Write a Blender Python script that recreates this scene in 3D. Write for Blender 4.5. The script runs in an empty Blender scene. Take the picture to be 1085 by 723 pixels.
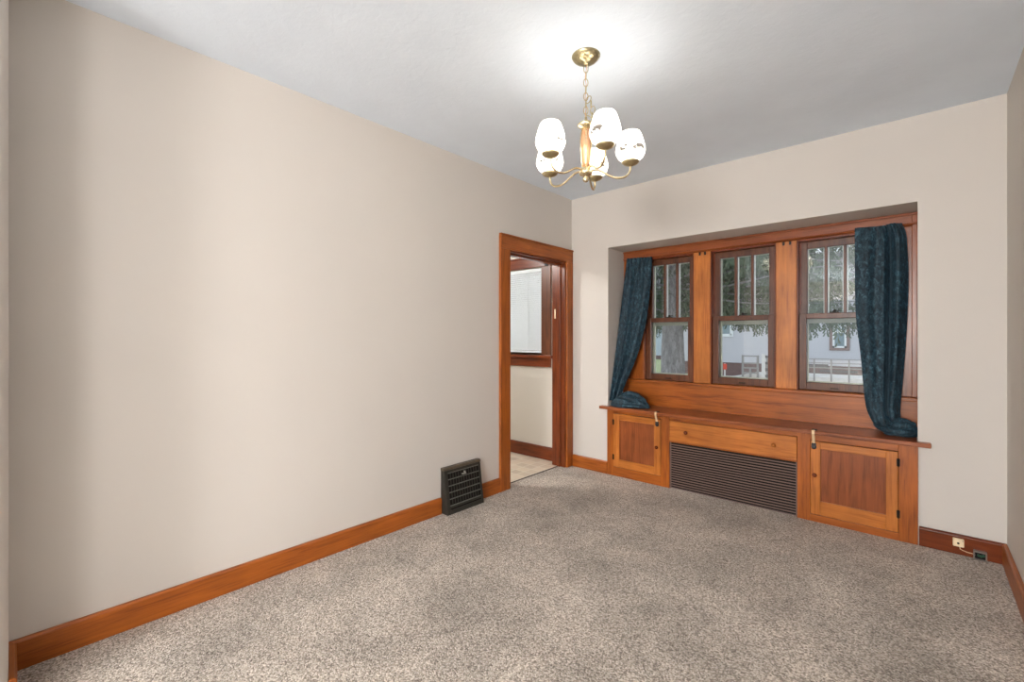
import bpy, math, random
from math import sin, cos, pi, radians
from mathutils import Vector
random.seed(7)
C = bpy.context.scene.collection
H = 2.55            # ceiling height
B = 3.608           # inner face of the window wall
R = 2.836           # inner face of the right wall
XL, XR = 0.397, 2.476   # window recess

# ------------------------------------------------------------------ materials
def srgb(r, g, b):
    f = lambda c: c / 12.92 if c <= 0.04045 else ((c + 0.055) / 1.055) ** 2.4
    return (f(r / 255), f(g / 255), f(b / 255), 1)

class NT:
    def __init__(s, name):
        s.m = bpy.data.materials.new(name); s.m.use_nodes = True
        s.t = s.m.node_tree; s.t.nodes.clear()
        s.out = s.n('ShaderNodeOutputMaterial')
    def n(s, kind, **kw):
        x = s.t.nodes.new(kind)
        for k, v in kw.items():
            if k in x.inputs.keys(): x.inputs[k].default_value = v
            else: setattr(x, k, v)
        return x
    def l(s, a, b): s.t.links.new(a, b)
    def coords(s, scale=(1, 1, 1)):
        tc = s.n('ShaderNodeTexCoord'); mp = s.n('ShaderNodeMapping')
        mp.inputs['Scale'].default_value = scale
        s.l(tc.outputs['Object'], mp.inputs['Vector']); return mp.outputs['Vector']
    def ramp(s, fac, stops):
        r = s.n('ShaderNodeValToRGB'); e = r.color_ramp.elements
        while len(e) < len(stops): e.new(0.5)
        for i, (p, c) in enumerate(stops): e[i].position = p; e[i].color = c
        s.l(fac, r.inputs['Fac']); return r.outputs['Color']
    def noise(s, vec, scale, detail=4, rough=0.55, dist=0):
        x = s.n('ShaderNodeTexNoise', Scale=scale, Detail=detail, Roughness=rough, Distortion=dist)
        s.l(vec, x.inputs['Vector']); return x
    def bump(s, h, strength, dist):
        b = s.n('ShaderNodeBump', Strength=strength, Distance=dist)
        s.l(h, b.inputs['Height']); return b.outputs['Normal']
    def bsdf(s, col=None, rough=0.5, metal=0, normal=None, **kw):
        p = s.n('ShaderNodeBsdfPrincipled'); p.inputs['Roughness'].default_value = rough
        p.inputs['Metallic'].default_value = metal
        for k, v in kw.items(): p.inputs[k].default_value = v
        if col is not None:
            if isinstance(col, tuple): p.inputs['Base Color'].default_value = col
            else: s.l(col, p.inputs['Base Color'])
        if normal is not None: s.l(normal, p.inputs['Normal'])
        s.l(p.outputs[0], s.out.inputs['Surface']); return p

def mix(a, b, t): return tuple(a[i] * (1 - t) + b[i] * t for i in range(3)) + (1,)

def plain(name, col, rough=0.5, metal=0, var=0.12, scale=30, **kw):
    t = NT(name); v = t.coords()
    n = t.noise(v, scale, 4)
    d = tuple(c * (1 - var) for c in col[:3]) + (1,)
    c = t.ramp(n.outputs['Fac'], [(0.3, d), (0.7, col)])
    t.bsdf(c, rough, metal, **kw); return t.m

def wood(name, axis, light, dark, rough=0.34, spec=0.4, mottled=0.0):
    t = NT(name); sc = {'X': (1.2, 14, 14), 'Y': (14, 1.2, 14), 'Z': (14, 14, 1.2)}[axis]
    v = t.coords(sc)
    n = t.noise(v, 2.2, 7, 0.62, 0.6)
    fine = t.coords(tuple(c * (4 if c > 2 else 1.6) for c in sc)); f = t.noise(fine, 3.0, 4, 0.6)
    m = t.n('ShaderNodeMath', operation='MULTIPLY_ADD'); m.inputs[1].default_value = 0.45; t.l(f.outputs['Fac'], m.inputs[0])
    sub = t.n('ShaderNodeMath', operation='MULTIPLY'); sub.inputs[1].default_value = 0.62; t.l(n.outputs['Fac'], sub.inputs[0])
    t.l(sub.outputs[0], m.inputs[2])
    c = t.ramp(m.outputs[0], [(0.36, dark), (0.52, mix(dark, light, .65)), (0.68, light)])
    big = t.noise(t.coords(), 3.0, 3)
    hs = t.n('ShaderNodeHueSaturation'); t.l(c, hs.inputs['Color'])
    mr = t.n('ShaderNodeMapRange'); mr.inputs['From Min'].default_value = .3; mr.inputs['From Max'].default_value = .7
    mr.inputs['To Min'].default_value = .80 - mottled; mr.inputs['To Max'].default_value = 1.15 + mottled
    t.l(big.outputs['Fac'], mr.inputs['Value']); t.l(mr.outputs[0], hs.inputs['Value'])
    t.bsdf(hs.outputs[0], rough, 0, t.bump(m.outputs[0], 0.12, 0.002), **{'Specular IOR Level': spec})
    return t.m

def wall_mat(name, col, bump=0.08):
    t = NT(name); v = t.coords()
    n = t.noise(v, 1.3, 3, .5); f = t.noise(v, 220, 3, .6)
    c = t.ramp(n.outputs['Fac'], [(0.3, tuple(x * .965 for x in col[:3]) + (1,)), (0.7, col)])
    t.bsdf(c, 0.75, 0, t.bump(f.outputs['Fac'], bump, 0.002), **{'Specular IOR Level': .25}); return t.m

M = {}
M['wall'] = wall_mat('wall_paint', srgb(204, 198, 191))
M['kitchen_wall'] = wall_mat('kitchen_paint', srgb(204, 197, 186))
def ceiling_mat():
    t = NT('stippled_ceiling'); v = t.coords()
    a = t.noise(v, 28, 6, .62, .6); b = t.noise(v, 3, 3)
    c = t.ramp(b.outputs['Fac'], [(0.3, srgb(219, 229, 240)), (0.7, srgb(225, 235, 246))])
    t.bsdf(c, .85, 0, t.bump(a.outputs['Fac'], .22, .008), **{'Specular IOR Level': .2}); return t.m
M['ceiling'] = ceiling_mat()
def carpet_mat():
    t = NT('speckled_carpet'); v = t.coords()
    vo = t.n('ShaderNodeTexVoronoi', Scale=185.0); t.l(v, vo.inputs['Vector'])
    sep = t.n('ShaderNodeSeparateColor'); t.l(vo.outputs['Color'], sep.inputs[0])
    n1 = t.noise(v, 105, 4, .7); n2 = t.noise(v, 2.6, 5, .6, .3)
    a = t.n('ShaderNodeMath', operation='MULTIPLY_ADD'); t.l(sep.outputs[0], a.inputs[0]); a.inputs[1].default_value = .46
    b = t.n('ShaderNodeMath', operation='MULTIPLY'); t.l(n1.outputs['Fac'], b.inputs[0]); b.inputs[1].default_value = .62
    t.l(b.outputs[0], a.inputs[2])
    c = t.ramp(a.outputs[0], [(0.22, srgb(92, 80, 70)), (0.5, srgb(174, 161, 147)), (0.80, srgb(230, 219, 206))])
    hs = t.n('ShaderNodeHueSaturation'); t.l(c, hs.inputs['Color'])
    mr = t.n('ShaderNodeMapRange'); mr.inputs['From Min'].default_value = .33; mr.inputs['From Max'].default_value = .67
    mr.inputs['To Min'].default_value = .70; mr.inputs['To Max'].default_value = 1.12
    t.l(n2.outputs['Fac'], mr.inputs['Value']); t.l(mr.outputs[0], hs.inputs['Value'])
    h = t.n('ShaderNodeMath', operation='SUBTRACT'); t.l(n1.outputs['Fac'], h.inputs[0]); t.l(vo.outputs['Distance'], h.inputs[1])
    t.bsdf(hs.outputs[0], .95, 0, t.bump(h.outputs[0], .55, .008), **{'Specular IOR Level': .1, 'Sheen Weight': .15}); return t.m
M['carpet'] = carpet_mat()
OL, OD = srgb(172, 94, 32), srgb(108, 48, 11)
for ax in 'XYZ':
    M['oak' + ax] = wood('honey_oak_' + ax, ax, OL, OD)
    M['bright' + ax] = wood('bright_oak_' + ax, ax, srgb(194, 118, 50), srgb(142, 74, 22), mottled=.05)
    M['red' + ax] = wood('red_oak_' + ax, ax, srgb(152, 83, 44), srgb(102, 50, 24), .3)
    M['sash' + ax] = wood('sash_wood_' + ax, ax, srgb(108, 62, 37), srgb(58, 29, 16), .34)
    M['jamb' + ax] = wood('jamb_wood_' + ax, ax, srgb(124, 56, 21), srgb(70, 27, 8), .28)
M['grille'] = plain('brown_grille_paint', srgb(124, 100, 92), .45)
M['dark'] = plain('dark_cavity', srgb(22, 17, 15), .9)
M['hinge'] = plain('black_iron', srgb(30, 26, 24), .45, .6)
M['knob'] = plain('dark_knob_wood', srgb(104, 44, 22), .25)
M['bronze'] = plain('dark_bronze', srgb(52, 36, 24), .35, .8)
M['strap'] = plain('tan_strap', srgb(222, 190, 150), .5)
M['catch'] = plain('black_plastic', srgb(34, 34, 38), .4)
M['cream'] = plain('cream_plastic', srgb(236, 214, 178), .4, var=.05)
M['white'] = plain('white_paint', srgb(222, 226, 226), .5, var=.05)
M['stormtrim'] = plain('aged_storm_paint', srgb(196, 196, 176), .5, var=.1)
M['greyrail'] = plain('grey_green_storm_rail', srgb(150, 154, 140), .5)
M['steel'] = plain('galvanised_steel', srgb(150, 140, 132), .4, .7)
M['worn'] = plain('worn_register_bars', srgb(112, 114, 106), .42, .3, var=.35, scale=60)
M['capmetal'] = plain('brown_register_cap', srgb(96, 86, 72), .42, .3, var=.25, scale=40)
M['register'] = plain('black_register_paint', srgb(58, 56, 50), .42, .3, var=.3, scale=40)
M['blind'] = plain('white_blind', srgb(228, 233, 236), .55, var=.03)
M['green'] = plain('green_terminal', srgb(40, 92, 66), .4)
M['screw'] = plain('bright_screw', srgb(200, 198, 190), .3, .8)
def brass():
    t = NT('aged_brass'); v = t.coords(); n = t.noise(v, 25, 3)
    c = t.ramp(n.outputs['Fac'], [(0.3, srgb(202, 184, 144)), (0.7, srgb(232, 218, 184))])
    t.bsdf(c, .26, 1.0); return t.m
M['brass'] = brass()
M['oldbrass'] = plain('antique_brass', srgb(196, 182, 144), .36, 1.0, var=.25)
M['copper'] = plain('rose_wood_column', srgb(214, 164, 128), .3, .5)
def velvet():
    t = NT('crushed_velvet'); v = t.coords((1, 1, .55))
    n = t.noise(v, 52, 6, .7, .8); n2 = t.noise(v, 5, 3)
    c = t.ramp(n.outputs['Fac'], [(0.36, srgb(13, 26, 35)), (0.54, srgb(30, 55, 68)), (0.72, srgb(76, 112, 126))])
    t.bsdf(c, .6, 0, t.bump(n.outputs['Fac'], .35, .004), **{'Sheen Weight': .35, 'Sheen Roughness': .35, 'Sheen Tint': srgb(120, 146, 160), 'Specular IOR Level': .3}); return t.m
M['velvet'] = velvet()
def glass(name, ior=1.5, haze=0.0):
    t = NT(name)
    fr = t.n('ShaderNodeFresnel', IOR=ior); tr = t.n('ShaderNodeBsdfTransparent'); tr.inputs[0].default_value = (.93, .95, .95, 1)
    gl = t.n('ShaderNodeBsdfGlossy'); gl.inputs['Roughness'].default_value = .02
    mx = t.n('ShaderNodeMixShader'); t.l(fr.outputs[0], mx.inputs[0]); t.l(tr.outputs[0], mx.inputs[1]); t.l(gl.outputs[0], mx.inputs[2])
    t.l(mx.outputs[0], t.out.inputs['Surface']); return t.m
M['glass'] = glass('window_glass')
def shade_glass():
    t = NT('frosted_etched_shade'); v = t.coords()
    vo = t.n('ShaderNodeTexVoronoi', Scale=62.0); t.l(v, vo.inputs['Vector'])
    sx = t.n('ShaderNodeSeparateXYZ'); t.l(v, sx.inputs[0])
    band = t.n('ShaderNodeMapRange'); band.inputs['From Min'].default_value = .0; band.inputs['From Max'].default_value = .03
    ab = t.n('ShaderNodeMath', operation='ABSOLUTE'); su = t.n('ShaderNodeMath', operation='SUBTRACT'); su.inputs[1].default_value = .046
    t.l(sx.outputs[2], su.inputs[0]); t.l(su.outputs[0], ab.inputs[0]); t.l(ab.outputs[0], band.inputs['Value'])
    band.inputs['To Min'].default_value = 1; band.inputs['To Max'].default_value = 0
    n = t.noise(v, 40, 2)
    lt = t.n('ShaderNodeMath', operation='GREATER_THAN'); lt.inputs[1].default_value = .53; t.l(n.outputs['Fac'], lt.inputs[0])
    mu = t.n('ShaderNodeMath', operation='MULTIPLY'); t.l(band.outputs[0], mu.inputs[0]); t.l(lt.outputs[0], mu.inputs[1])
    col = t.ramp(mu.outputs[0], [(0.0, (1, .97, .91, 1)), (0.7, (.12, .11, .10, 1))])
    em = t.n('ShaderNodeEmission'); em.inputs['Strength'].default_value = SHADE_GLOW; t.l(col, em.inputs['Color'])
    tr = t.n('ShaderNodeBsdfTransparent'); tl = t.n('ShaderNodeBsdfTranslucent'); t.l(col, tl.inputs[0])
    m1 = t.n('ShaderNodeMixShader', Fac=.9); t.l(tr.outputs[0], m1.inputs[1]); t.l(tl.outputs[0], m1.inputs[2])
    ad = t.n('ShaderNodeAddShader'); t.l(m1.outputs[0], ad.inputs[0]); t.l(em.outputs[0], ad.inputs[1])
    t.l(ad.outputs[0], t.out.inputs['Surface']); return t.m
SHADE_GLOW = 0.15
M['shade'] = shade_glass()
def emit(name, col, s):
    t = NT(name); e = t.n('ShaderNodeEmission'); e.inputs[0].default_value = col; e.inputs[1].default_value = s
    t.l(e.outputs[0], t.out.inputs['Surface']); return t.m
def bulb_mat():
    t = NT('lit_clear_bulb'); e = t.n('ShaderNodeEmission'); e.inputs[0].default_value = (1, .9, .75, 1); e.inputs[1].default_value = 1.2
    tr = t.n('ShaderNodeBsdfTransparent'); a = t.n('ShaderNodeAddShader'); t.l(e.outputs[0], a.inputs[0]); t.l(tr.outputs[0], a.inputs[1])
    t.l(a.outputs[0], t.out.inputs['Surface']); return t.m
M['bulb'] = bulb_mat()
def tile_mat():
    t = NT('vinyl_tile'); v = t.coords()
    br = t.n('ShaderNodeTexBrick', offset=0.0); br.inputs['Scale'].default_value = 1.0
    br.inputs['Brick Width'].default_value = .105; br.inputs['Row Height'].default_value = .105
    br.inputs['Mortar Size'].default_value = .006
    br.inputs['Color1'].default_value = srgb(226, 208, 186); br.inputs['Color2'].default_value = srgb(186, 166, 144)
    br.inputs['Mortar'].default_value = srgb(232, 220, 202); br.inputs['Bias'].default_value = -.35
    t.l(v, br.inputs['Vector']); t.bsdf(br.outputs['Color'], .35); return t.m
M['tile'] = tile_mat()
# outside
def bark():
    t = NT('rough_bark'); v = t.coords((1, 1, .35))
    n = t.noise(v, 14, 8, .72, .8)
    c = t.ramp(n.outputs['Fac'], [(0.3, srgb(96, 94, 94)), (0.55, srgb(146, 144, 144)), (0.75, srgb(184, 182, 182))])
    t.bsdf(c, .9, 0, t.bump(n.outputs['Fac'], .8, .05)); return t.m
M['bark'] = bark()
M['needles'] = plain('spruce_needles', srgb(102, 117, 92), .8, var=.45, scale=3)
M['siding'] = plain('pale_siding', srgb(190, 190, 195), .6, var=.04, scale=2)
M['farsiding'] = plain('far_siding', srgb(176, 188, 200), .6, var=.04, scale=2)
M['skirt'] = plain('brown_skirting', srgb(116, 94, 92), .8, var=.3, scale=8)
M['browntrim'] = plain('brown_window_trim', srgb(128, 104, 96), .6)
M['roof'] = plain('grey_shingles', srgb(120, 116, 114), .9, var=.3)
M['bluepane'] = plain('blue_grey_pane', srgb(120, 140, 146), .15, var=.2, scale=4)
M['deck'] = plain('weathered_deck', srgb(214, 212, 208), .8, var=.12, scale=6)
M['railwood'] = plain('grey_rail_wood', srgb(146, 144, 142), .7, var=.2)
M['darkwood'] = plain('dark_lattice', srgb(94, 92, 92), .8)
M['redplastic'] = plain('red_plastic', srgb(214, 74, 50), .5)
def ground_mat():
    t = NT('lawn_and_gravel'); v = t.coords()
    n = t.noise(v, .6, 5, .6); g = t.noise(v, 18, 5, .7)
    sx = t.n('ShaderNodeSeparateXYZ'); t.l(v, sx.inputs[0])
    mr = t.n('ShaderNodeMapRange'); mr.inputs['From Min'].default_value = -9; mr.inputs['From Max'].default_value = -7
    t.l(sx.outputs[0], mr.inputs['Value'])
    grass = t.ramp(g.outputs['Fac'], [(0.3, srgb(118, 132, 84)), (0.7, srgb(186, 194, 146))])
    grav = t.ramp(n.outputs['Fac'], [(0.35, srgb(150, 146, 132)), (0.5, srgb(196, 186, 172)), (0.65, srgb(212, 206, 200))])
    mx = t.n('ShaderNodeMix', data_type='RGBA'); t.l(mr.outputs[0], mx.inputs[0]); t.l(grass, mx.inputs[6]); t.l(grav, mx.inputs[7])
    t.bsdf(mx.outputs[2], .95); return t.m
M['ground'] = ground_mat()

# ------------------------------------------------------------------ mesh helpers
WLOC = {}
class MB:
    def __init__(s): s.v = []; s.f = []; s.sm = []
    def add(s, vs, fs, smooth=False):
        k = len(s.v); s.v += [tuple(p) for p in vs]
        s.f += [tuple(k + i for i in f) for f in fs]; s.sm += [smooth] * len(fs); return s
    def box(s, x0, x1, y0, y1, z0, z1):
        return s.add([(x0, y0, z0), (x1, y0, z0), (x1, y1, z0), (x0, y1, z0), (x0, y0, z1), (x1, y0, z1), (x1, y1, z1), (x0, y1, z1)],
                     [(0, 3, 2, 1), (4, 5, 6, 7), (0, 1, 5, 4), (1, 2, 6, 5), (2, 3, 7, 6), (3, 0, 4, 7)])
    def prism(s, pts, axis, a, b):
        """pts: closed 2-D outline; axis: the extrusion axis. X: (y,z)  Y: (x,z)  Z: (x,y)"""
        n = len(pts)
        f = {'X': lambda p, t: (t, p[0], p[1]), 'Y': lambda p, t: (p[0], t, p[1]), 'Z': lambda p, t: (p[0], p[1], t)}[axis]
        vs = [f(p, a) for p in pts] + [f(p, b) for p in pts]
        return s.add(vs, [tuple(range(n))[::-1], tuple(range(n, 2 * n))] + [(i, (i + 1) % n, n + (i + 1) % n, n + i) for i in range(n)])
    def lathe(s, prof, n=24, o=(0, 0, 0), axis='Z', caps=True):
        vs = []
        for r, z in prof:
            for i in range(n):
                a = 2 * pi * i / n; p = (r * cos(a), r * sin(a), z)
                if axis == 'Y': p = (p[0], p[2], p[1])
                if axis == 'X': p = (p[2], p[0], p[1])
                vs.append((p[0] + o[0], p[1] + o[1], p[2] + o[2]))
        m = len(prof)
        fs = [(j * n + i, j * n + (i + 1) % n, (j + 1) * n + (i + 1) % n, (j + 1) * n + i) for j in range(m - 1) for i in range(n)]
        if caps: fs += [tuple(range(n))[::-1], tuple(range((m - 1) * n, m * n))]
        return s.add(vs, fs, True)
    def tube(s, path, r, n=10, closed=False):
        P = [Vector(p) for p in path]; m = len(P); vs = []; up = None
        for i, p in enumerate(P):
            a = P[(i - 1) % m] if (closed or i) else p; b = P[(i + 1) % m] if (closed or i < m - 1) else p
            t = (b - a).normalized()
            if up is None: up = t.orthogonal().normalized()
            up = (up - t * up.dot(t)).normalized(); w = t.cross(up)
            rr = r[i] if isinstance(r, (list, tuple)) else r
            vs += [p + (up * cos(2 * pi * k / n) + w * sin(2 * pi * k / n)) * rr for k in range(n)]
        seg = m if closed else m - 1
        fs = [(i * n + k, i * n + (k + 1) % n, ((i + 1) % m) * n + (k + 1) % n, ((i + 1) % m) * n + k) for i in range(seg) for k in range(n)]
        if not closed: fs += [tuple(range(n))[::-1], tuple(range((m - 1) * n, m * n))]
        return s.add(vs, fs, True)
    def grid(s, rows):
        m, n = len(rows), len(rows[0])
        return s.add([p for r in rows for p in r], [(j * n + i, j * n + i + 1, (j + 1) * n + i + 1, (j + 1) * n + i) for j in range(m - 1) for i in range(n - 1)], True)
    def build(s, name, mat, parent=None, bevel=0, world=True, seg=2):
        w = WLOC.get(parent.name, (0, 0, 0)) if (parent and world) else (0, 0, 0)
        me = bpy.data.meshes.new(name)
        me.from_pydata([(x - w[0], y - w[1], z - w[2]) for x, y, z in s.v], [], s.f)
        me.polygons.foreach_set('use_smooth', s.sm); me.materials.append(mat); me.update()
        o = bpy.data.objects.new(name, me); C.objects.link(o)
        if parent: o.parent = parent
        WLOC[o.name] = w
        if bevel:
            b = o.modifiers.new('bevel', 'BEVEL'); b.width = bevel; b.segments = seg; b.limit_method = 'ANGLE'; b.angle_limit = radians(40)
        return o

def thing(name, label, cat, loc=(0, 0, 0), group=None):
    o = bpy.data.objects.new(name, None); C.objects.link(o); o.location = loc; o.empty_display_size = .1
    o['label'] = label; o['category'] = cat
    if group: o['group'] = group
    WLOC[o.name] = tuple(loc); return o
def tag(o, label, cat, group=None):
    o['label'] = label; o['category'] = cat
    if group: o['group'] = group
    return o
def struct(o, label=None, cat=None):
    o['kind'] = 'structure'
    if label: o['label'] = label
    if cat: o['category'] = cat
    return o
def sempty(name, loc, label, cat):
    o = thing(name, label, cat, loc); o['kind'] = 'structure'; return o
def S(name, mb, mat, label, cat, bevel=0): return struct(mb.build(name, mat, None, bevel), label, cat)
def lerp(a, b, t): return a + (b - a) * t
def curve(keys, t):
    """smooth interpolation of (t, x, y, z) keys"""
    for i in range(len(keys) - 1):
        if t <= keys[i + 1][0]:
            a, b = keys[i], keys[i + 1]; u = (t - a[0]) / (b[0] - a[0])
            p = keys[i - 1] if i else a; q = keys[i + 2] if i + 2 < len(keys) else b
            out = []
            for k in (1, 2, 3):
                m0 = (b[k] - p[k]) / (b[0] - p[0]) * (b[0] - a[0]); m1 = (q[k] - a[k]) / (q[0] - a[0]) * (b[0] - a[0])
                u2, u3 = u * u, u * u * u
                out.append((2 * u3 - 3 * u2 + 1) * a[k] + (u3 - 2 * u2 + u) * m0 + (-2 * u3 + 3 * u2) * b[k] + (u3 - u2) * m1)
            return out
    return list(keys[-1][1:])

def sm(path, n=4):
    out = []
    K = [(i,) + p for i, p in enumerate(path)]
    for i in range((len(path) - 1) * n + 1): out.append(tuple(curve(K, i / n)))
    return out

# ------------------------------------------------------------------ room shell
YF = -0.007         # inner face of the front wall (the camera stands in its doorway)
FD = (0.36, R)      # wide opening to the front room
DY0, DY1, DZ = 2.708, 3.515, 1.947   # clear opening of the kitchen doorway in the left wall
S('floor', MB().box(-.075, R + .15, -5.0, B, -.06, 0).box(-1.2, -.075, -5.0, -.13, -.06, 0), M['carpet'], 'grey beige speckled wall to wall carpet', 'carpet')
S('floor_kitchen', MB().box(-3.0, -.075, -.13, B, -.06, -.004), M['tile'], 'beige square patterned vinyl tile floor beyond the doorway', 'tile floor')
S('ceiling', MB().box(-3.1, R + .15, -5.1, B + .0, H, H + .1), M['ceiling'], 'white stippled ceiling', 'ceiling')
lw = MB().box(-.133, 0, -.13, DY0, 0, H).box(-.133, 0, DY1, B, 0, H).box(-.133, 0, DY0, DY1, DZ, H)
S('wall_left', lw, M['wall'], 'long beige wall with the floor register and doorway', 'wall')
RZ = 2.038          # soffit of the recess
KX0, KX1, KZ0, KZ1 = -1.35, -.345, 1.05, 1.94   # kitchen window opening
S('wall_back', MB().box(XL, XR, B, 4.05, RZ, H), M['wall'], 'beige wall above the deep window recess', 'wall')
S('wall_back_left', MB().box(0, XL, B, 4.05, 0, H), M['wall'], 'narrow beige wall between doorway and window recess', 'wall')
S('wall_back_right', MB().box(XR, R + .15, B, 4.05, 0, H), M['wall'], 'beige wall between window recess and room corner', 'wall')
S('wall_outside', MB().box(XL, XR, 3.93, 4.05, -.5, .80), M['wall'], 'outer wall below the windows', 'wall')
kw = MB().box(-3.1, KX0, B, 4.05, 0, H).box(KX1, 0, B, 4.05, 0, H).box(KX0, KX1, B, 4.05, 0, KZ0).box(KX0, KX1, B, 4.05, KZ1, H)
S('wall_kitchen', kw, M['kitchen_wall'], 'off-white kitchen wall seen through the doorway', 'wall')
S('wall_kitchen_far', MB().box(-3.1, -3.0, -.13, B, 0, H).box(-3.0, -.133, -.2, -.13, 0, H), M['kitchen_wall'], 'far side walls of the kitchen', 'wall')
S('wall_right', MB().box(R, R + .15, -5.0, B, 0, H), M['wall'], 'narrow strip of beige wall at the room corner', 'wall')
fw = [(0, YF), (0, -.13), (FD[0], -.13), (FD[0], YF - .10)] + [(FD[0] - .10 + .10 * cos(q * pi / 24), YF - .10 + .10 * sin(q * pi / 24)) for q in range(1, 13)]  # end rounded so the lights behind the camera don't brighten it
S('wall_front', MB().prism(fw, 'Z', 0, H), M['wall'], 'beige wall beside the camera doorway', 'wall')
lv = MB().box(-1.3, -1.2, -5, -.2, 0, H).box(-1.2, -.133, -.2, -.13, 0, H)
lv.box(-1.3, R + .15, -5.1, -5, 0, .7).box(-1.3, R + .15, -5.1, -5, 2.1, H).box(-1.3, -.4, -5.1, -5, .7, 2.1).box(2.4, R + .15, -5.1, -5, .7, 2.1)
S('wall_living', lv, M['wall'], 'walls of the adjoining front room', 'wall')

# baseboards: board with an eased top edge
def bb_profile(sign, base, h=.112): return [(base, 0), (base + sign * .020, 0), (base + sign * .020, h - .008), (base + sign * .013, h), (base, h)]
BZ = .112
S('baseboard_left', MB().prism(bb_profile(1, 0), 'Y', YF, 2.004).prism(bb_profile(1, 0), 'Y', 2.362, 2.604), M['oakY'], 'oak baseboard along the long left wall', 'baseboard', .002)
S('baseboard_back', MB().prism(bb_profile(-1, B), 'X', .024, XL - .002), M['oakX'], 'short oak baseboard between doorway and cabinet', 'baseboard', .002)
S('baseboard_corner', MB().prism(bb_profile(-1, B), 'X', XR + .006, R), M['jambX'], 'short oak baseboard beyond the cabinet', 'baseboard', .002)
S('baseboard_right', MB().prism(bb_profile(-1, R), 'Y', YF, B - .020), M['oakY'], 'oak baseboard along the right wall', 'baseboard', .002)
S('baseboard_front', MB().prism(bb_profile(1, YF), 'X', .020, FD[0] - .08), M['oakX'], 'oak baseboard beside the camera doorway', 'baseboard', .002)
S('baseboard_kitchen', MB().prism(bb_profile(-1, B, .13), 'X', -3.0, -.133), M['jambX'], 'reddish baseboard under the kitchen window', 'baseboard', .002)

# kitchen doorway: casing, jamb and stop
d = sempty('door_1', (0, DY0, 0), 'oak cased doorway to the kitchen', 'doorway')
MB().box(0, .02, 2.604, DY0 + .006, 0, DZ - .004).build('side_casing', M['oakZ'], d, .003)
MB().box(0, .02, DY1 - .006, B - .004, 0, DZ - .004).build('side_casing', M['oakZ'], d, .003)
hc = MB().box(0, .02, 2.604, B - .004, DZ - .004, 2.045).box(0, .026, 2.598, B - .002, 2.045, 2.062)
hc.build('head_casing', M['oakY'], d, .003)
MB().box(0, .026, 2.596, 2.606, 0, 2.045).build('back_band', M['oakZ'], d, .003)
j = MB().box(-.150, .001, DY1 - .018, DY1, 0, DZ).box(-.150, .001, DY0, DY0 + .018, 0, DZ)
jo = j.build('jamb', M['jambZ'], d, .002)
MB().box(-.150, .001, DY0 + .018, DY1 - .018, DZ - .018, DZ).build('head_jamb', M['jambY'], d, .002)
MB().box(-.085, -.045, DY1 - .032, DY1 - .018, 0, DZ - .018).build('door_stop', M['jambZ'], d, .004)
MB().box(-.085, -.045, DY0 + .018, DY0 + .032, 0, DZ - .018).build('door_stop', M['jambZ'], d, .004)
MB().box(-.085, -.045, DY0 + .018, DY1 - .018, DZ - .032, DZ - .018).build('head_stop', M['jambY'], d, .004)
MB().box(-.118, -.104, DY1 - .026, DY1 - .018, 1.41, 1.50).build('strike_plate', M['cream'], d, .002)
MB().box(-.084, -.070, DY0 + .02, DY1 - .02, -.004, .003).build('threshold_strip', M['bronze'], d, .002)

# kitchen window with blind
k = sempty('window_4', (-.85, B, 1.0), 'kitchen window with dark red wood casing', 'window')
MB().box(KX1 - .01, -.236, B - .022, B, KZ0 - .02, KZ1 + .005).box(-1.46, KX0 + .01, B - .022, B, KZ0 - .02, KZ1 + .005).build('side_casing', M['sashZ'], k, .003)
MB().box(-1.46, -.236, B - .022, B, KZ1 + .005, 2.045).box(-1.49, -.225, B - .03, B, 2.045, 2.06).build('head_casing', M['jambX'], k, .003)
MB().box(-1.50, -.212, B - .05, B + .05, KZ0 - .032, KZ0).build('window_sill', M['jambX'], k, .004)
MB().box(-1.46, -.240, B - .02, B, .930, KZ0 - .032).build('apron', M['jambX'], k, .003)
MB().box(KX0 + .01, KX1, B + .07, B + .11, 1.05, 1.12).box(KX0 + .01, KX1, B + .07, B + .11, 1.87, 1.94).box(KX0, KX0 + .05, B + .07, B + .11, 1.05, 1.94).box(KX1 - .05, KX1, B + .07, B + .11, 1.05, 1.94).build('sash', M['sashX'], k, .002)
MB().box(KX0 + .05, KX1 - .05, B + .088, B + .092, 1.12, 1.87).build('glass_pane', M['glass'], k)
bl = thing('window_blind', 'closed white mini blind in the kitchen window', 'blind', (-.85, B + .02, 1.06))
sl = MB()
z = 1.095
while z < 1.905:
    sl.add([(KX0 + .005, B + .010, z), (KX1 - .006, B + .010, z), (KX1 - .006, B + .024, z + .021), (KX0 + .005, B + .024, z + .021),
            (KX0 + .005, B + .012, z), (KX1 - .006, B + .012, z), (KX1 - .006, B + .026, z + .021), (KX0 + .005, B + .026, z + .021)],
           [(0, 1, 2, 3), (7, 6, 5, 4), (0, 4, 5, 1), (2, 6, 7, 3), (1, 5, 6, 2), (0, 3, 7, 4)]); z += .0205
sl.build('slats', M['blind'], bl)
MB().box(KX0 + .004, KX1 - .005, B + .002, B + .028, 1.905, 1.937).build('head_rail', M['blind'], bl, .002)
MB().box(KX0 + .004, KX1 - .005, B + .004, B + .024, 1.070, 1.092).build('bottom_rail', M['blind'], bl, .003)
for x in (-1.15, -.55): MB().box(x - .001, x + .001, B + .006, B + .0085, 1.09, 1.91).build('ladder_cord', M['blind'], bl)
br = thing('rod_bracket', 'small black curtain bracket at the kitchen window corner', 'bracket', (-.29, B - .022, 1.965))
MB().box(-.31, -.27, B - .028, B - .022, 1.945, 1.99).build('mounting_plate', M['hinge'], br, .002)
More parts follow.
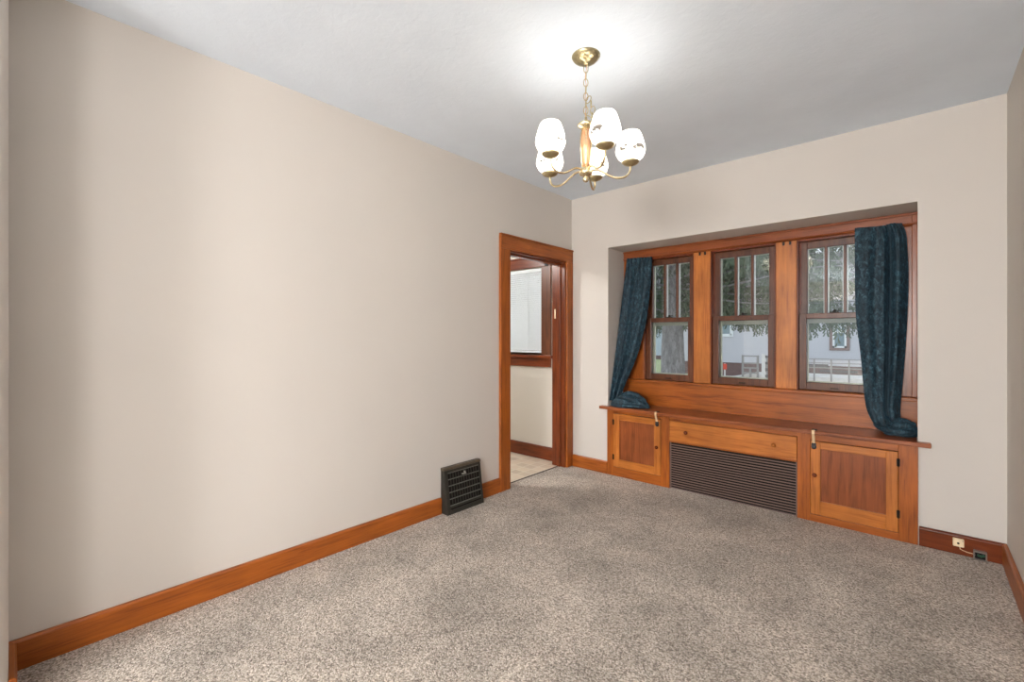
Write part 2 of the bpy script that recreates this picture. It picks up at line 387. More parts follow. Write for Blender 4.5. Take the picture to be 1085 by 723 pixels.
MB().tube([(-.29, B - .028, 1.97), (-.29, B - .07, 1.97), (-.29, B - .085, 1.975), (-.29, B - .088, 1.992)], .006, 8).build('hook', M['hinge'], br)

# ------------------------------------------------------------------ window bay woodwork
YC = 3.901          # face of the casings in the recess
P1, P2 = (1.053, 1.189), (1.671, 1.807)
W = [(.600, P1[0]), (P1[1], P2[0]), (P2[1], 2.262)]
SZ, HZ = .842, 1.950  # stool top, underside of the head casing
hd = MB().prism([(YC - .006, 1.968), (YC - .006, 2.038), (3.99, 2.038), (3.99, 1.945), (YC + .012, 1.945), (YC + .006, 1.952)], 'X', XL, XR)
hd.prism([(YC - .014, 2.022), (YC - .014, 2.034), (YC, 2.038), (YC, 2.018)], 'X', XL, XR)
hd.prism([(YC - .016, 1.958), (YC - .020, 1.963), (YC - .016, 1.969), (YC - .004, 1.971), (YC - .004, 1.953)], 'X', XL, XR)
S('trim_1', hd, M['redX'], 'oak head casing across the three windows', 'casing', .002)
S('trim_2', MB().box(P1[0], P1[1], YC, 3.99, SZ, HZ), M['brightZ'], 'flat oak post nearer the doorway between windows', 'mullion', .004)
S('trim_3', MB().box(P2[0], P2[1], YC, 3.99, SZ, HZ), M['brightZ'], 'flat oak post nearer the right curtain between windows', 'mullion', .004)
S('trim_4', MB().box(XL, W[0][0], YC, 3.99, SZ, HZ), M['oakZ'], 'oak side casing behind the left curtain', 'casing', .004)
S('trim_5', MB().box(W[2][1], XR, YC, 3.99, SZ, HZ).box(XR - .030, XR, YC - .012, YC + .01, SZ, 2.02), M['redZ'], 'oak side casing behind the right curtain', 'casing', .004)
S('trim_6', MB().box(XL, XR, 3.868, 3.99, SZ - .026, SZ), M['oakX'], 'oak window stool below the three windows', 'window stool', .005)
S('trim_7', MB().box(XL, XR, 3.884, 3.93, .612, SZ - .026), M['oakX'], 'wide oak apron board behind the worktop', 'apron', .002)
notch = MB()
for p in (P1, P2):
    for q in (.38, .70): notch.box(lerp(p[0], p[1], q) - .007, lerp(p[0], p[1], q) + .007, YC - .006, YC, HZ - .028, HZ - .002)
no = S('trim_8', notch, M['hinge'], 'small dark clips at the tops of the posts', 'clip')

wl = ['window by the left curtain, tree trunk outside', 'middle window of the three', 'window by the right curtain']
for i, (x0, x1) in enumerate(W):
    w = sempty('window_%d' % (i + 1), (x0, YC, SZ), 'double-hung ' + wl[i], 'window')
    # side, head and sill liners with parting bead
    MB().box(x0, x0 + .010, YC + .004, 4.04, SZ, HZ).box(x1 - .010, x1, YC + .004, 4.04, SZ, HZ).box(x0, x1, YC + .004, 4.04, HZ - .012, HZ).box(x0, x1, 3.985, 4.045, SZ - .035, SZ + .004)\
        .box(x0 + .010, x0 + .020, 3.955, 3.963, SZ, HZ).box(x1 - .020, x1 - .010, 3.955, 3.963, SZ, HZ).build('window_frame', M['jambZ'], w, .0015)
    a, b = x0 + .012, x1 - .012
    # lower sash, inner track
    ly0, ly1 = 3.920, 3.955
    ls = MB().box(a, a + .046, ly0, ly1, SZ + .004, 1.405).box(b - .046, b, ly0, ly1, SZ + .004, 1.405).box(a + .046, b - .046, ly0, ly1, SZ + .004, SZ + .058).box(a + .046, b - .046, ly0, ly1, 1.366, 1.405)
    lo = ls.build('lower_sash', M['sashZ'], w, .003)
    MB().box(a + .044, b - .044, 3.936, 3.939, SZ + .056, 1.368).build('glass_pane', M['glass'], lo)
    mx = (a + b) / 2
    MB().box(mx - .025, mx + .025, ly0 - .007, ly0, SZ + .018, SZ + .027).build('sash_lift', M['bronze'], lo, .002)
    lk = MB().box(mx - .028, mx + .028, ly0 + .002, ly0 + .026, 1.405, 1.412).lathe([(.011, 0), (.011, .012), (.007, .016)], 12, (mx, ly0 + .013, 1.412))
    lk.box(mx, mx + .034, ly0 + .004, ly0 + .014, 1.416, 1.424).build('sash_lock', M['hinge'], lo, .001)
    # upper sash, outer track
    uy0, uy1 = 3.963, 3.995
    us = MB().box(a, a + .046, uy0, uy1, 1.366, HZ - .012).box(b - .046, b, uy0, uy1, 1.366, HZ - .012).box(a + .046, b - .046, uy0, uy1, 1.366, 1.403).box(a + .046, b - .046, uy0, uy1, HZ - .062, HZ - .012)
    uo = us.build('upper_sash', M['sashZ'], w, .003)
    g0, g1 = a + .046, b - .046
    for q in (1 / 3, 2 / 3):
        x = lerp(g0, g1, q)
        mu = MB().box(x - .009, x + .009, uy0 + .002, uy1 - .004, 1.403, HZ - .062).build('muntin', M['sashZ'], uo, .002)
    for q in range(3):
        MB().box(lerp(g0, g1, q / 3) + (.009 if q else -.002), lerp(g0, g1, (q + 1) / 3) - (.009 if q < 2 else -.002), 3.979, 3.982, 1.401, HZ - .060).build('glass_pane', M['glass'], uo)
    # painted putty bars outside the panes and the storm window
    pb = MB()
    for q in (1 / 3, 2 / 3):
        x = lerp(g0, g1, q); pb.box(x - .017, x + .017, 3.997, 4.004, 1.39, HZ - .05)
    st = MB().box(x0 + .010, x0 + .058, 4.006, 4.03, SZ + .004, HZ - .012).box(x1 - .058, x1 - .010, 4.006, 4.03, SZ + .004, HZ - .012)
    st.box(x0 + .058, x1 - .058, 4.006, 4.03, SZ + .004, SZ + .062).box(x0 + .058, x1 - .058, 4.006, 4.03, HZ - .06, HZ - .012)
    so = st.build('storm_window', M['stormtrim'], w, .002)
    MB().box(x0 + .056, x1 - .056, 4.008, 4.028, 1.335, 1.385).build('storm_rail', M['greyrail'], so)
    pb.build('glazing_bar', M['white'], so)

# ------------------------------------------------------------------ built-in cabinet below the window
CF = 3.588          # cabinet face
cab = thing('built_in_cabinet', 'low built-in oak cabinet under the windows with a slatted radiator grille', 'cabinet', (XL, CF, 0))
T = .022
for x0, x1 in ((XL + .001, .462), (.899, .972), (1.865, 1.940), (2.390, 2.478)): MB().box(x0, x1, CF, CF + T, 0, .586).build('stile', M['oakZ'], cab, .002)
for x0, x1, y, z0, z1 in ((.462, .899, CF, 0, .080), (.462, .899, CF, .556, .586), (.972, 1.865, CF + .004, .552, .586), (.972, 1.865, CF + .002, .377, .388), (1.940, 2.390, CF, 0, .046), (1.940, 2.390, CF, .540, .586)):
    MB().box(x0, x1, y, CF + T, z0, z1).build('rail', M['oakX'], cab, .002)
MB().box(XL + .002, XL + .02, CF + T, 3.86, 0, .585).box(2.455, XR - .002, CF + T, 3.86, 0, .585).box(XL + .02, 2.455, 3.84, 3.86, 0, .585).box(XL + .02, 2.455, CF + T, 3.84, 0, .02).build('carcass', M['dark'], cab)
def cab_door(x0, x1, z0, z1, px0, px1, pz0, pz1, hx, kx, kz, hz):
    y0, y1 = CF - .004, CF + .018
    d = MB().box(px0 - .004, px1 + .004, y0 + .011, y1 - .003, pz0 - .004, pz1 + .004).build('door', M['redZ'], cab)
    for a_, b_ in ((x0 + .002, px0), (px1, x1 - .002)): MB().box(a_, b_, y0, y1, z0 + .002, z1 - .002).build('door_stile', M['brightZ'], d, .0025)
    for a_, b_ in ((z0 + .002, pz0), (pz1, z1 - .002)): MB().box(px0, px1, y0 + .0005, y1, a_, b_).build('door_rail', M['brightX'], d, .0025)
    MB().lathe([(.006, 0), (.006, -.008), (.012, -.012), (.014, -.018), (.010, -.024), (.004, -.026)], 16, (kx, y0, kz), 'Y').build('knob', M['knob'], d)
    for z in hz:
        MB().tube([(hx, y0 - .003, z - .024), (hx, y0 - .003, z + .024)], .0045, 8).box(hx - .008, hx + .008, y0 - .001, y0 + .001, z - .022, z + .022).build('hinge', M['hinge'], d)
cab_door(.462, .899, .082, .554, .520, .842, .152, .500, .463, .870, .319, (.168, .477))
cab_door(1.940, 2.390, .048, .538, 1.996, 2.332, .142, .489, 2.389, 1.967, .315, (.162, .474))
dr = MB().box(.974, 1.863, CF - .004, CF + .018, .390, .550).build('drawer', M['brightX'], cab, .003)
for x in (1.112, 1.725):
    MB().lathe([(.007, 0), (.006, -.008), (.013, -.013), (.015, -.019), (.011, -.025), (.004, -.027)], 16, (x, CF - .004, .474), 'Y').build('drawer_knob', M['brightX'] if x > 1.5 else M['knob'], dr)
gr = MB()
N = 19
for i in range(N):
    z = .006 + i * (.368 / N)
    gr.box(.974, 1.863, CF + .004, CF + .0075, z, z + .0076)
for x in (.974, 1.856): gr.box(x, x + .007, CF + .0075, CF + .018, 0, .377)
go = gr.build('radiator_grille', M['grille'], cab, .0012)
MB().box(.972, 1.865, CF + .05, CF + .06, 0, .377).build('grille_backing', M['dark'], cab)
# the worktop (window seat board) with its horns over the wall faces
wt = MB().prism([(.336, 3.552), (2.535, 3.552), (2.535, B - .001), (XR - .001, B - .001), (XR - .001, 3.884), (XL + .001, 3.884), (XL + .001, B - .001), (.336, B - .001)], 'Z', .586, .612)
tag(wt.build('worktop', M['redX'], None, .004), 'continuous red-brown oak board on top of the built-in cabinet', 'worktop')
for x, zz, lab in ((.872, .506, 'child safety strap over the smaller knobbed cabinet door by the left curtain'), (1.962, .500, 'child safety strap over the cabinet door under the right curtain')):
    s_ = thing('safety_latch', lab, 'latch', (x, 3.552, zz), 'child safety latches on the cabinet')
    st = MB()
    path = [(.586 + .030, 3.586), (.586 + .030, 3.556), (.608, 3.547), (.59, 3.546), (.57, 3.556), (zz + .02, 3.574)]
    for a, b in zip(path[:-1], path[1:]):
        st.add([(x - .008, a[1], a[0]), (x + .008, a[1], a[0]), (x + .008, b[1], b[0]), (x - .008, b[1], b[0]),
                (x - .008, a[1] + .002, a[0] - .003), (x + .008, a[1] + .002, a[0] - .003), (x + .008, b[1] + .003, b[0]), (x - .008, b[1] + .003, b[0])],
               [(0, 3, 2, 1), (4, 5, 6, 7), (0, 4, 7, 3), (1, 2, 6, 5), (0, 1, 5, 4), (2, 3, 7, 6)])
    st.build('strap', M['strap'], s_)
    MB().box(x - .012, x + .020, 3.560, 3.590, .6125, .620).build('anchor', M['catch'], s_, .003)
    MB().lathe([(.015, 0), (.015, -.010), (.012, -.014)], 14, (x, 3.582, zz), 'Y').box(x - .013, x + .013, 3.570, 3.582, zz + .002, zz + .026).build('catch', M['catch'], s_, .002)

# ------------------------------------------------------------------ curtains
def cloth(name, parent, L, Rr, fold, nu=90, nv=110, bow=None):
    rows = []
    for j in range(nv):
        t = j / (nv - 1); a = Vector(curve(L, t)); b = Vector(curve(Rr, t)); row = []
        for i in range(nu):
            s = i / (nu - 1); p = a.lerp(b, s)
            off = fold(s, t); p.y -= off
            if bow: p += Vector(bow(s, t))
            row.append(tuple(p))
        rows.append(row)
    o = MB().grid(rows).build(name, M['velvet'], parent)
    m = o.modifiers.new('thick', 'SOLIDIFY'); m.thickness = .004; m.offset = 0
    return o
cl = thing('curtain', 'dark teal crushed velvet curtain bunched on the worktop end nearest the doorway', 'curtain', (.50, 3.82, .612), 'dark teal curtains')
Lk = [(0, .450, 3.878, 1.965), (.06, .446, 3.875, 1.90), (.45, .418, 3.80, 1.38), (.75, .405, 3.73, .98), (.9, .402, 3.69, .79), (1, .408, 3.64, .66)]
Rk = [(0, .690, 3.886, 1.952), (.06, .690, 3.880, 1.89), (.25, .680, 3.862, 1.66), (.45, .655, 3.835, 1.38), (.7, .585, 3.785, 1.05), (.9, .510, 3.71, .80), (1, .485, 3.655, .66)]
def foldL(s, t):
    g = math.exp(-t * 9)
    a = .010 * g * sin(2 * pi * 6.5 * s + .6) + (.010 + .006 * t) * (1 - g) * sin(2 * pi * 2.6 * s + .9 * t + .4) + .003 * (1 - g) * sin(2 * pi * 4.3 * s + 4 * t + 1.7 * sin(5 * t))
    return a + .014 + .016 * sin(pi * s) - .012 * max(0, 1 - abs(t - .46) / .012) * .4
cloth('panel', cl, Lk, Rk, foldL)
# rod pocket at the head
def pocket(name, parent, x0, x1, y, z, n, amp, sag=0):
    rows = []
    for j in range(13):
        a = 2 * pi * j / 12; row = []
        for i in range(61):
            s = i / 60; x = lerp(x0, x1, s); g = amp * sin(2 * pi * n * s + .5 * sin(a))
            row.append((x, y - .012 - (.012 + g) * cos(a), z + lerp(0, sag, s) + (.020 + g * .6) * sin(a)))
        rows.append(row)
    return MB().grid(rows).build(name, M['velvet'], parent)
pocket('rod_pocket', cl, .450, .690, 3.884, 1.950, 7.3, .004, -.012)
def pool(name, parent, rolls, rads, cx, cy, z0, rx, ry, h, ang, ridges, seed, tip=0.0):
    rows = []; nr, na = 26, 96; rnd = random.Random(seed); ph = [rnd.uniform(0, 6) for _ in range(6)]
    prof = [(.05 + .95 * k / (nr - 1)) for k in range(nr)]
    for r in prof:
        row = []
        for i in range(na + 1):
            a = 2 * pi * i / na
            rr = r * (1 + .07 * sin(3 * a + ph[0]) + .05 * sin(5 * a + ph[1])) * (1 + tip * max(0, cos(a)) ** 8)
            x, y = rx * rr * cos(a), ry * rr * sin(a)
            dome = max(0., 1 - r ** 2.6) ** .5
            w = ridges * (x / rx * .55 + y / ry * 1.1 + .25 * sin(2.2 * x / rx + ph[2]))
            rid = .5 + .5 * sin(w * 2 * pi + ph[3])
            z = h * dome * (.62 + .38 * rid ** .7) + .004 * sin(9 * a + ph[4]) * r * dome
            if r > .985: z = 0
            row.append((cx + x * cos(ang) - y * sin(ang), cy + x * sin(ang) + y * cos(ang), z0 + .003 + z))
        rows.append(row)
    mb = MB().grid(rows)
    for path, r in zip(rolls, rads):
        pp = sm(list(path), 6); n = len(pp)
        mb.tube(pp, [r * (.35 + .65 * sin(pi * (.12 + .80 * i / (n - 1)))) * (1 + .12 * sin(i * .9)) for i in range(n)], 14)
    return mb.build(name, M['velvet'], parent)
pool('pooled_hem', cl, [((.425, 3.655, .640), (.46, 3.615, .640), (.53, 3.592, .634), (.62, 3.598, .632), (.70, 3.625, .632), (.770, 3.662, .627)), ((.43, 3.69, .672), (.50, 3.650, .690), (.58, 3.642, .688), (.66, 3.655, .668), (.73, 3.675, .642)), ((.46, 3.715, .690), (.53, 3.695, .722), (.60, 3.695, .722), (.66, 3.70, .700), (.71, 3.71, .668))], (.016, .028, .024), .555, 3.660, .612, .150, .078, .095, radians(8), 1.9, 3, .30)
cr = thing('curtain', 'dark teal crushed velvet curtain hanging at the right end of the window recess', 'curtain', (2.32, 3.84, .612), 'dark teal curtains')
Lr = [(0, 2.160, 3.868, 1.968), (.05, 2.160, 3.866, 1.91), (.42, 2.165, 3.856, 1.40), (.62, 2.190, 3.850, 1.13), (.86, 2.222, 3.83, .78), (.95, 2.262, 3.80, .675), (1, 2.31, 3.775, .632)]
Rr_ = [(0, 2.395, 3.880, 1.962), (.03, 2.412, 3.882, 1.93), (.08, 2.424, 3.886, 1.86), (.3, 2.432, 3.888, 1.57), (.55, 2.420, 3.886, 1.22), (.74, 2.405, 3.882, .96), (.9, 2.392, 3.86, .76), (1, 2.400, 3.82, .645)]
def foldR(s, t):
    g = math.exp(-t * 10)
    flat = .009 * sin(2 * pi * 1.5 * s + .5 + t) + .003 * sin(2 * pi * 3.6 * s + 5 * t + sin(7 * t))
    valley = -.054 * math.exp(-((s - .66 + .05 * t) / .05) ** 2) * min(1, t * 6 + .3)
    lobe = .036 * math.exp(-((s - .83) / .11) ** 2)
    pleats = .008 * g * sin(2 * pi * 13 * s) * max(0, min(1, (s - .5) * 6))
    belly = .05 * math.exp(-((t - .88) / .12) ** 2) * sin(pi * min(1, s * 1.2))
    return .044 + flat + valley + lobe + pleats + belly
cloth('panel', cr, Lr, Rr_, foldR, 110, 120)
pocket('rod_pocket', cr, 2.162, 2.402, 3.884, 1.948, 8.5, .003, .004)
pool('pooled_hem', cr, [((2.27, 3.775, .664), (2.31, 3.715, .648), (2.37, 3.690, .643), (2.43, 3.695, .643), (2.458, 3.72, .646)), ((2.31, 3.79, .720), (2.35, 3.735, .680), (2.40, 3.720, .674), (2.44, 3.735, .682), (2.458, 3.76, .690))], (.022, .026), 2.392, 3.77, .612, .082, .088, .105, radians(10), 1.6, 9, .05)

# ------------------------------------------------------------------ floor register on the left wall
rg = thing('wall_register', 'black sloping cast metal heating register in the baseboard of the long wall', 'register', (.03, 2.18, 0))
y0, y1 = 2.010, 2.356
def face_x(z): return lerp(.078, .036, z / .296)
MB().prism([(0, 0), (.074, 0), (.074, .016), (.030, .300), (.030, .316), (0, .316)], 'Y', y0 - .0, y0 + .006).prism([(0, 0), (.074, 0), (.074, .016), (.030, .300), (.030, .316), (0, .316)], 'Y', y1 - .006, y1)\
    .box(0, .004, y0, y1, 0, .316).build('housing', M['register'], rg, .0015)
MB().prism([(0, .298), (.036, .298), (.038, .302), (.036, .312), (.030, .317), (0, .317)], 'Y', y0 - .003, y1 + .003).build('top_cap', M['capmetal'], rg, .002)
def slab(ya, yb, za, zb, out=.0, thick=.004):
    m = MB(); p = []
    for (y, z) in ((ya, za), (yb, za), (yb, zb), (ya, zb)): p.append((face_x(z) + out, y, z))
    q = [(a - thick, b, c) for a, b, c in p]
    return p + q
FC = [(0, 1, 2, 3), (7, 6, 5, 4), (0, 4, 5, 1), (1, 5, 6, 2), (2, 6, 7, 3), (3, 7, 4, 0)]
f = MB()
for ya, yb, za, zb in ((y0, y0 + .030, 0, .298), (y1 - .022, y1, 0, .298), (y0 + .03, y1 - .022, .278, .298), (y0 + .03, y1 - .022, .0, .030), (y0 + .03, y1 - .022, .040, .058)): f.add(slab(ya, yb, za, zb), FC)
f.build('frame', M['register'], rg, .0015)
g = MB()
ga, gb, za, zb = y0 + .030, y1 - .022, .058, .278
for i in range(1, 12):
    y = lerp(ga, gb, i / 12); g.add(slab(y - .0036, y + .0036, za, zb, -.001), FC)
g.build('vertical_bars', M['register'], rg); g = MB()
for i in range(0, 6):
    z = lerp(za, zb, i / 5); g.add(slab(ga, gb, z - .003, z + .003, .001), FC)
g.build('cross_bars', M['worn'], rg)
MB().add(slab(y0 + .008, y1 - .008, .010, .290, -.020, .003), FC).build('damper', M['dark'], rg)
lv_ = MB().tube([(face_x(.262) + .001, 2.19, .262), (face_x(.262) + .012, 2.19, .262)], .006, 10).box(face_x(.255) + .002, face_x(.255) + .012, 2.165, 2.20, .247, .254)
lv_.build('damper_lever', M['screw'], rg)

# ------------------------------------------------------------------ phone jack and open box on the baseboard
jk = thing('phone_jack', 'small cream square jack mounted on the baseboard right of the cabinet', 'jack', (2.647, B - .020, .05))
MB().box(2.624, 2.670, B - .040, B - .020, .050, .094).build('cover', M['cream'], jk, .004)
MB().lathe([(.0055, 0), (.0055, -.001)], 12, (2.646, B - .0405, .070), 'Y').box(2.662, 2.666, B - .041, B - .040, .084, .088).build('screw_hole', M['dark'], jk)
bx = thing('junction_box', 'small open metal box with green terminals leaning on the baseboard', 'box', (2.731, B - .03, 0))
x0, x1, z0, z1 = 2.706, 2.758, .001, .050
MB().box(x0, x0 + .005, B - .050, B - .021, z0, z1).box(x1 - .005, x1, B - .050, B - .021, z0, z1).box(x0 + .005, x1 - .005, B - .050, B - .021, z0, z0 + .006).box(x0 + .005, x1 - .005, B - .050, B - .021, z1 - .006, z1).box(x0, x1, B - .0215, B - .0205, z0, z1).build('shell', M['steel'], bx, .0015)
MB().box(x0 + .005, x1 - .005, B - .032, B - .0215, z0 + .006, z1 - .006).build('interior', M['dark'], bx)
gt = MB()
for xx, zz in ((x0 + .020, .026), (x0 + .030, .024), (x0 + .040, .028)): gt.lathe([(.006, 0), (.006, -.008), (.003, -.010)], 10, (xx, B - .032, zz), 'Y')
gt.build('terminal', M['green'], bx)
MB().tube([(2.652, B - .036, .052), (2.654, B - .034, .038), (2.665, B - .030, .032), (2.685, B - .030, .027), (2.702, B - .034, .028), (2.712, B - .040, .026)], .0018, 8).build('cord', M['cream'], jk)

# ------------------------------------------------------------------ chandelier
cx, cy = 1.322, 1.805
ch = thing('chandelier', 'five-arm brass chandelier with lit frosted shades hanging from the ceiling', 'chandelier', (cx, cy, 1.957))
def rel(z): return z - 1.957
ZC = H - .001
MB().lathe([(.004, rel(ZC) - .044), (.012, rel(ZC) - .043), (.014, rel(ZC) - .034), (.034, rel(ZC) - .029), (.052, rel(ZC) - .020), (.062, rel(ZC) - .010), (.066, rel(ZC) - .003), (.066, rel(ZC))], 36).build('canopy', M['oldbrass'], ch, world=False)
def link(c, rot, lx=.010, lz=.019, r=.0019, tilt=0):
    pts = []
    for i in range(20):
        a = 2 * pi * i / 20; x = lx * cos(a); z = lz * sin(a)
        x, z = x * cos(tilt) - z * sin(tilt), x * sin(tilt) + z * cos(tilt)
        pts.append((c[0] + x * cos(rot), c[1] + x * sin(rot), c[2] + z))
    return pts
cm = MB(); z = rel(ZC) - .060; i = 0; zend = rel(2.245)
while z > zend - .002:
    cm.tube(link((0, 0, z), radians(42) if i % 2 == 0 else radians(132)), .0019, 6, True); z -= .0325; i += 1
for i, (x, zz, tl) in enumerate(((.012, 2.345, .5), (.024, 2.322, .6), (.032, 2.296, .2), (.028, 2.268, -.3), (.016, 2.256, -.9))):
    cm.tube(link((x * .74, x * .67, rel(zz)), radians(42 + 90 * (i % 2)), tilt=-tl if i % 2 == 0 else 0), .0019, 6, True)
cm.build('chain', M['oldbrass'], ch, world=False)
MB().tube([(.003 * sin(k * .9), .003 * cos(k * .9), lerp(rel(ZC) - .04, rel(2.25), k / 20)) for k in range(21)], .0013, 6).build('lamp_cord', M['copper'], ch, world=False)
MB().lathe([(.006, rel(2.262)), (.007, rel(2.248)), (.012, rel(2.244)), (.014, rel(2.236)), (.036, rel(2.232)), (.040, rel(2.226)), (.034, rel(2.218)), (.020, rel(2.212)), (.016, rel(2.206))][::-1], 28).build('top_cup', M['brass'], ch, world=False)
MB().lathe([(.012, rel(2.024)), (.015, rel(2.05)), (.019, rel(2.10)), (.022, rel(2.145)), (.018, rel(2.185)), (.013, rel(2.210))], 20).build('column', M['copper'], ch, world=False)
ribs = MB()
for q in range(5):
    a = 2 * pi * q / 5 + .3
    ribs.tube([(r * cos(a), r * sin(a), rel(z)) for r, z in ((.015, 2.024), (.019, 2.05), (.023, 2.10), (.026, 2.145), (.022, 2.185), (.016, 2.21))], .0038, 8)
ribs.build('column_rib', M['brass'], ch, world=False)
MB().lathe([(.003, rel(1.957)), (.010, rel(1.960)), (.014, rel(1.968)), (.012, rel(1.976)), (.008, rel(1.981)), (.016, rel(1.986)), (.030, rel(1.994)), (.032, rel(2.002)), (.026, rel(2.010)), (.022, rel(2.024)), (.012, rel(2.028))], 28).build('hub', M['brass'], ch, world=False)
arm_path = [(.022, 0, rel(2.010)), (.040, 0, rel(2.014)), (.060, 0, rel(2.012)), (.085, 0, rel(2.000)), (.112, 0, rel(1.984)), (.140, 0, rel(1.974)), (.168, 0, rel(1.974)), (.190, 0, rel(1.984)), (.202, 0, rel(2.002)), (.206, 0, rel(2.022)), (.206, 0, rel(2.040))]
am = MB().tube(sm(arm_path), .0048, 10)
cupm = MB().lathe([(.006, rel(2.026)), (.014, rel(2.030)), (.030, rel(2.036)), (.038, rel(2.043)), (.040, rel(2.048)), (.036, rel(2.050)), (.022, rel(2.050)), (.022, rel(2.062)), (.004, rel(2.062))], 28, (.206, 0, 0))
SP = [(.026, .000), (.042, .004), (.056, .016), (.065, .034), (.068, .047), (.065, .066), (.059, .090), (.052, .113), (.047, .126), (.042, .133)]
shm = MB().lathe(SP + [(r - .0025, z) for r, z in SP[::-1]], 40, caps=False)
bm_ = MB().lathe([(.010, .010), (.012, .030), (.020, .050), (.024, .068), (.020, .086), (.008, .096)], 20)
first = None
for q in range(5):
    a = radians(38 + 72 * q)
    if q == 0:
        arm = am.build('arm', M['brass'], ch, world=False); cup = cupm.build('shade_cup', M['oldbrass'], arm, world=False)
        sh = shm.build('shade', M['shade'], arm, world=False); sh.location = (.206, 0, rel(2.051)); sh['label'] = 'frosted tulip glass shade with an etched band'
        bu = bm_.build('bulb', M['bulb'], arm, world=False); bu.location = (.206, 0, rel(2.051))
        arm.rotation_euler.z = a; first = (arm, cup, sh, bu)
    else:
        n = first[0].copy(); C.objects.link(n); n.parent = ch; n.rotation_euler.z = a
        for c in first[1:]:
            m = c.copy(); C.objects.link(m); m.parent = n
CH_W = .85
for q in range(5):
    a = radians(38 + 72 * q)
    li = bpy.data.lights.new('bulb_light', 'POINT'); li.energy = CH_W; li.shadow_soft_size = .026; li.color = (1, .965, .92)
    lo = bpy.data.objects.new('bulb_light', li); C.objects.link(lo); lo.parent = ch
    lo.location = (.206 * cos(a), .206 * sin(a), rel(2.051 + .07))

# ------------------------------------------------------------------ outside
GZ = -1.0
S('ground', MB().box(-60, 60, 4.3, 120, GZ - .2, GZ), M['ground'], 'lawn and gravel outside the windows', 'ground')
# spruce
tr = thing('spruce_tree', 'large spruce outside the windows with a thick grey trunk and drooping boughs', 'tree', (-2.47, 12, GZ))
tp = []
trk = MB()
rows = []
for jz in range(40):
    z = GZ + jz * .24; row = []
    rad = .345 * (1 - .022 * jz) + .25 * math.exp(-jz * .7)
    for i in range(37):
        a = 2 * pi * (i % 36) / 36; r = rad * (1 + .05 * sin(5 * a + jz * .3) + .03 * sin(11 * a - jz * .7))
        row.append((-2.47 + r * cos(a), 12 + r * sin(a), z))
    rows.append(row)
trk.grid(rows).build('trunk', M['bark'], tr)
rnd = random.Random(5)
fo = MB(); limb = MB()
def needle_strand(p, d, ln, w):
    """a hanging twig: a chain of narrow tapering leaf blades"""
    n = max(3, int(ln / .07)); q = Vector(p); d = Vector(d).normalized()
    for k in range(n):
        d = (d + Vector((rnd.uniform(-.15, .15), rnd.uniform(-.15, .15), -.12))).normalized()
        e = q + d * (ln / n)
        for s in range(3):
            az = rnd.uniform(0, 2 * pi); side = Vector((cos(az), sin(az), -.55)) * w * rnd.uniform(.6, 1.2)
            t = d * .05
            fo.add([q, q + side * .5 + t * .3 + Vector((0, 0, .012)), q + side + t, q + side * .5 + t * 1.2 - Vector((0, 0, .012))], [(0, 1, 2, 3)])
        q = e
for iz in range(17):
    z0_ = 1.86 + iz * .21
    nb = 13
    for kb in range(nb):
        az = 2 * pi * (kb + rnd.random() * .7 + (iz % 2) * .5) / nb
        c_, s_ = cos(az), sin(az)
        if c_ < -.55 or c_ * .38 - s_ * .92 > .93: continue
        ln = (4.9 - iz * .10) * rnd.uniform(.75, 1.1)
        pts = []
        for q in range(13):
            u = q / 12; pts.append(Vector((-2.47 + c_ * (.25 + ln * u), 12 + s_ * (.25 + ln * u), z0_ + .35 * u - .55 * u * u + .12 * sin(u * 6 + iz))))
        limb.tube(pts, [.035 * (1 - .8 * q / 12) for q in range(13)], 5)
        for q in range(1, 13):
            for h in range(3 + q % 2):
                u = rnd.random(); p = pts[q - 1].lerp(pts[q], u)
                sd = rnd.choice((-1, 1)); dirv = Vector((-s_ * sd * .7 + c_ * .5, c_ * sd * .7 + s_ * .5, -.5 - rnd.random() * .7))
                needle_strand(p, dirv, rnd.uniform(.25, .62), .085)
limb.build('limb', M['bark'], tr)
fo_ = fo.build('foliage', M['needles'], tr)

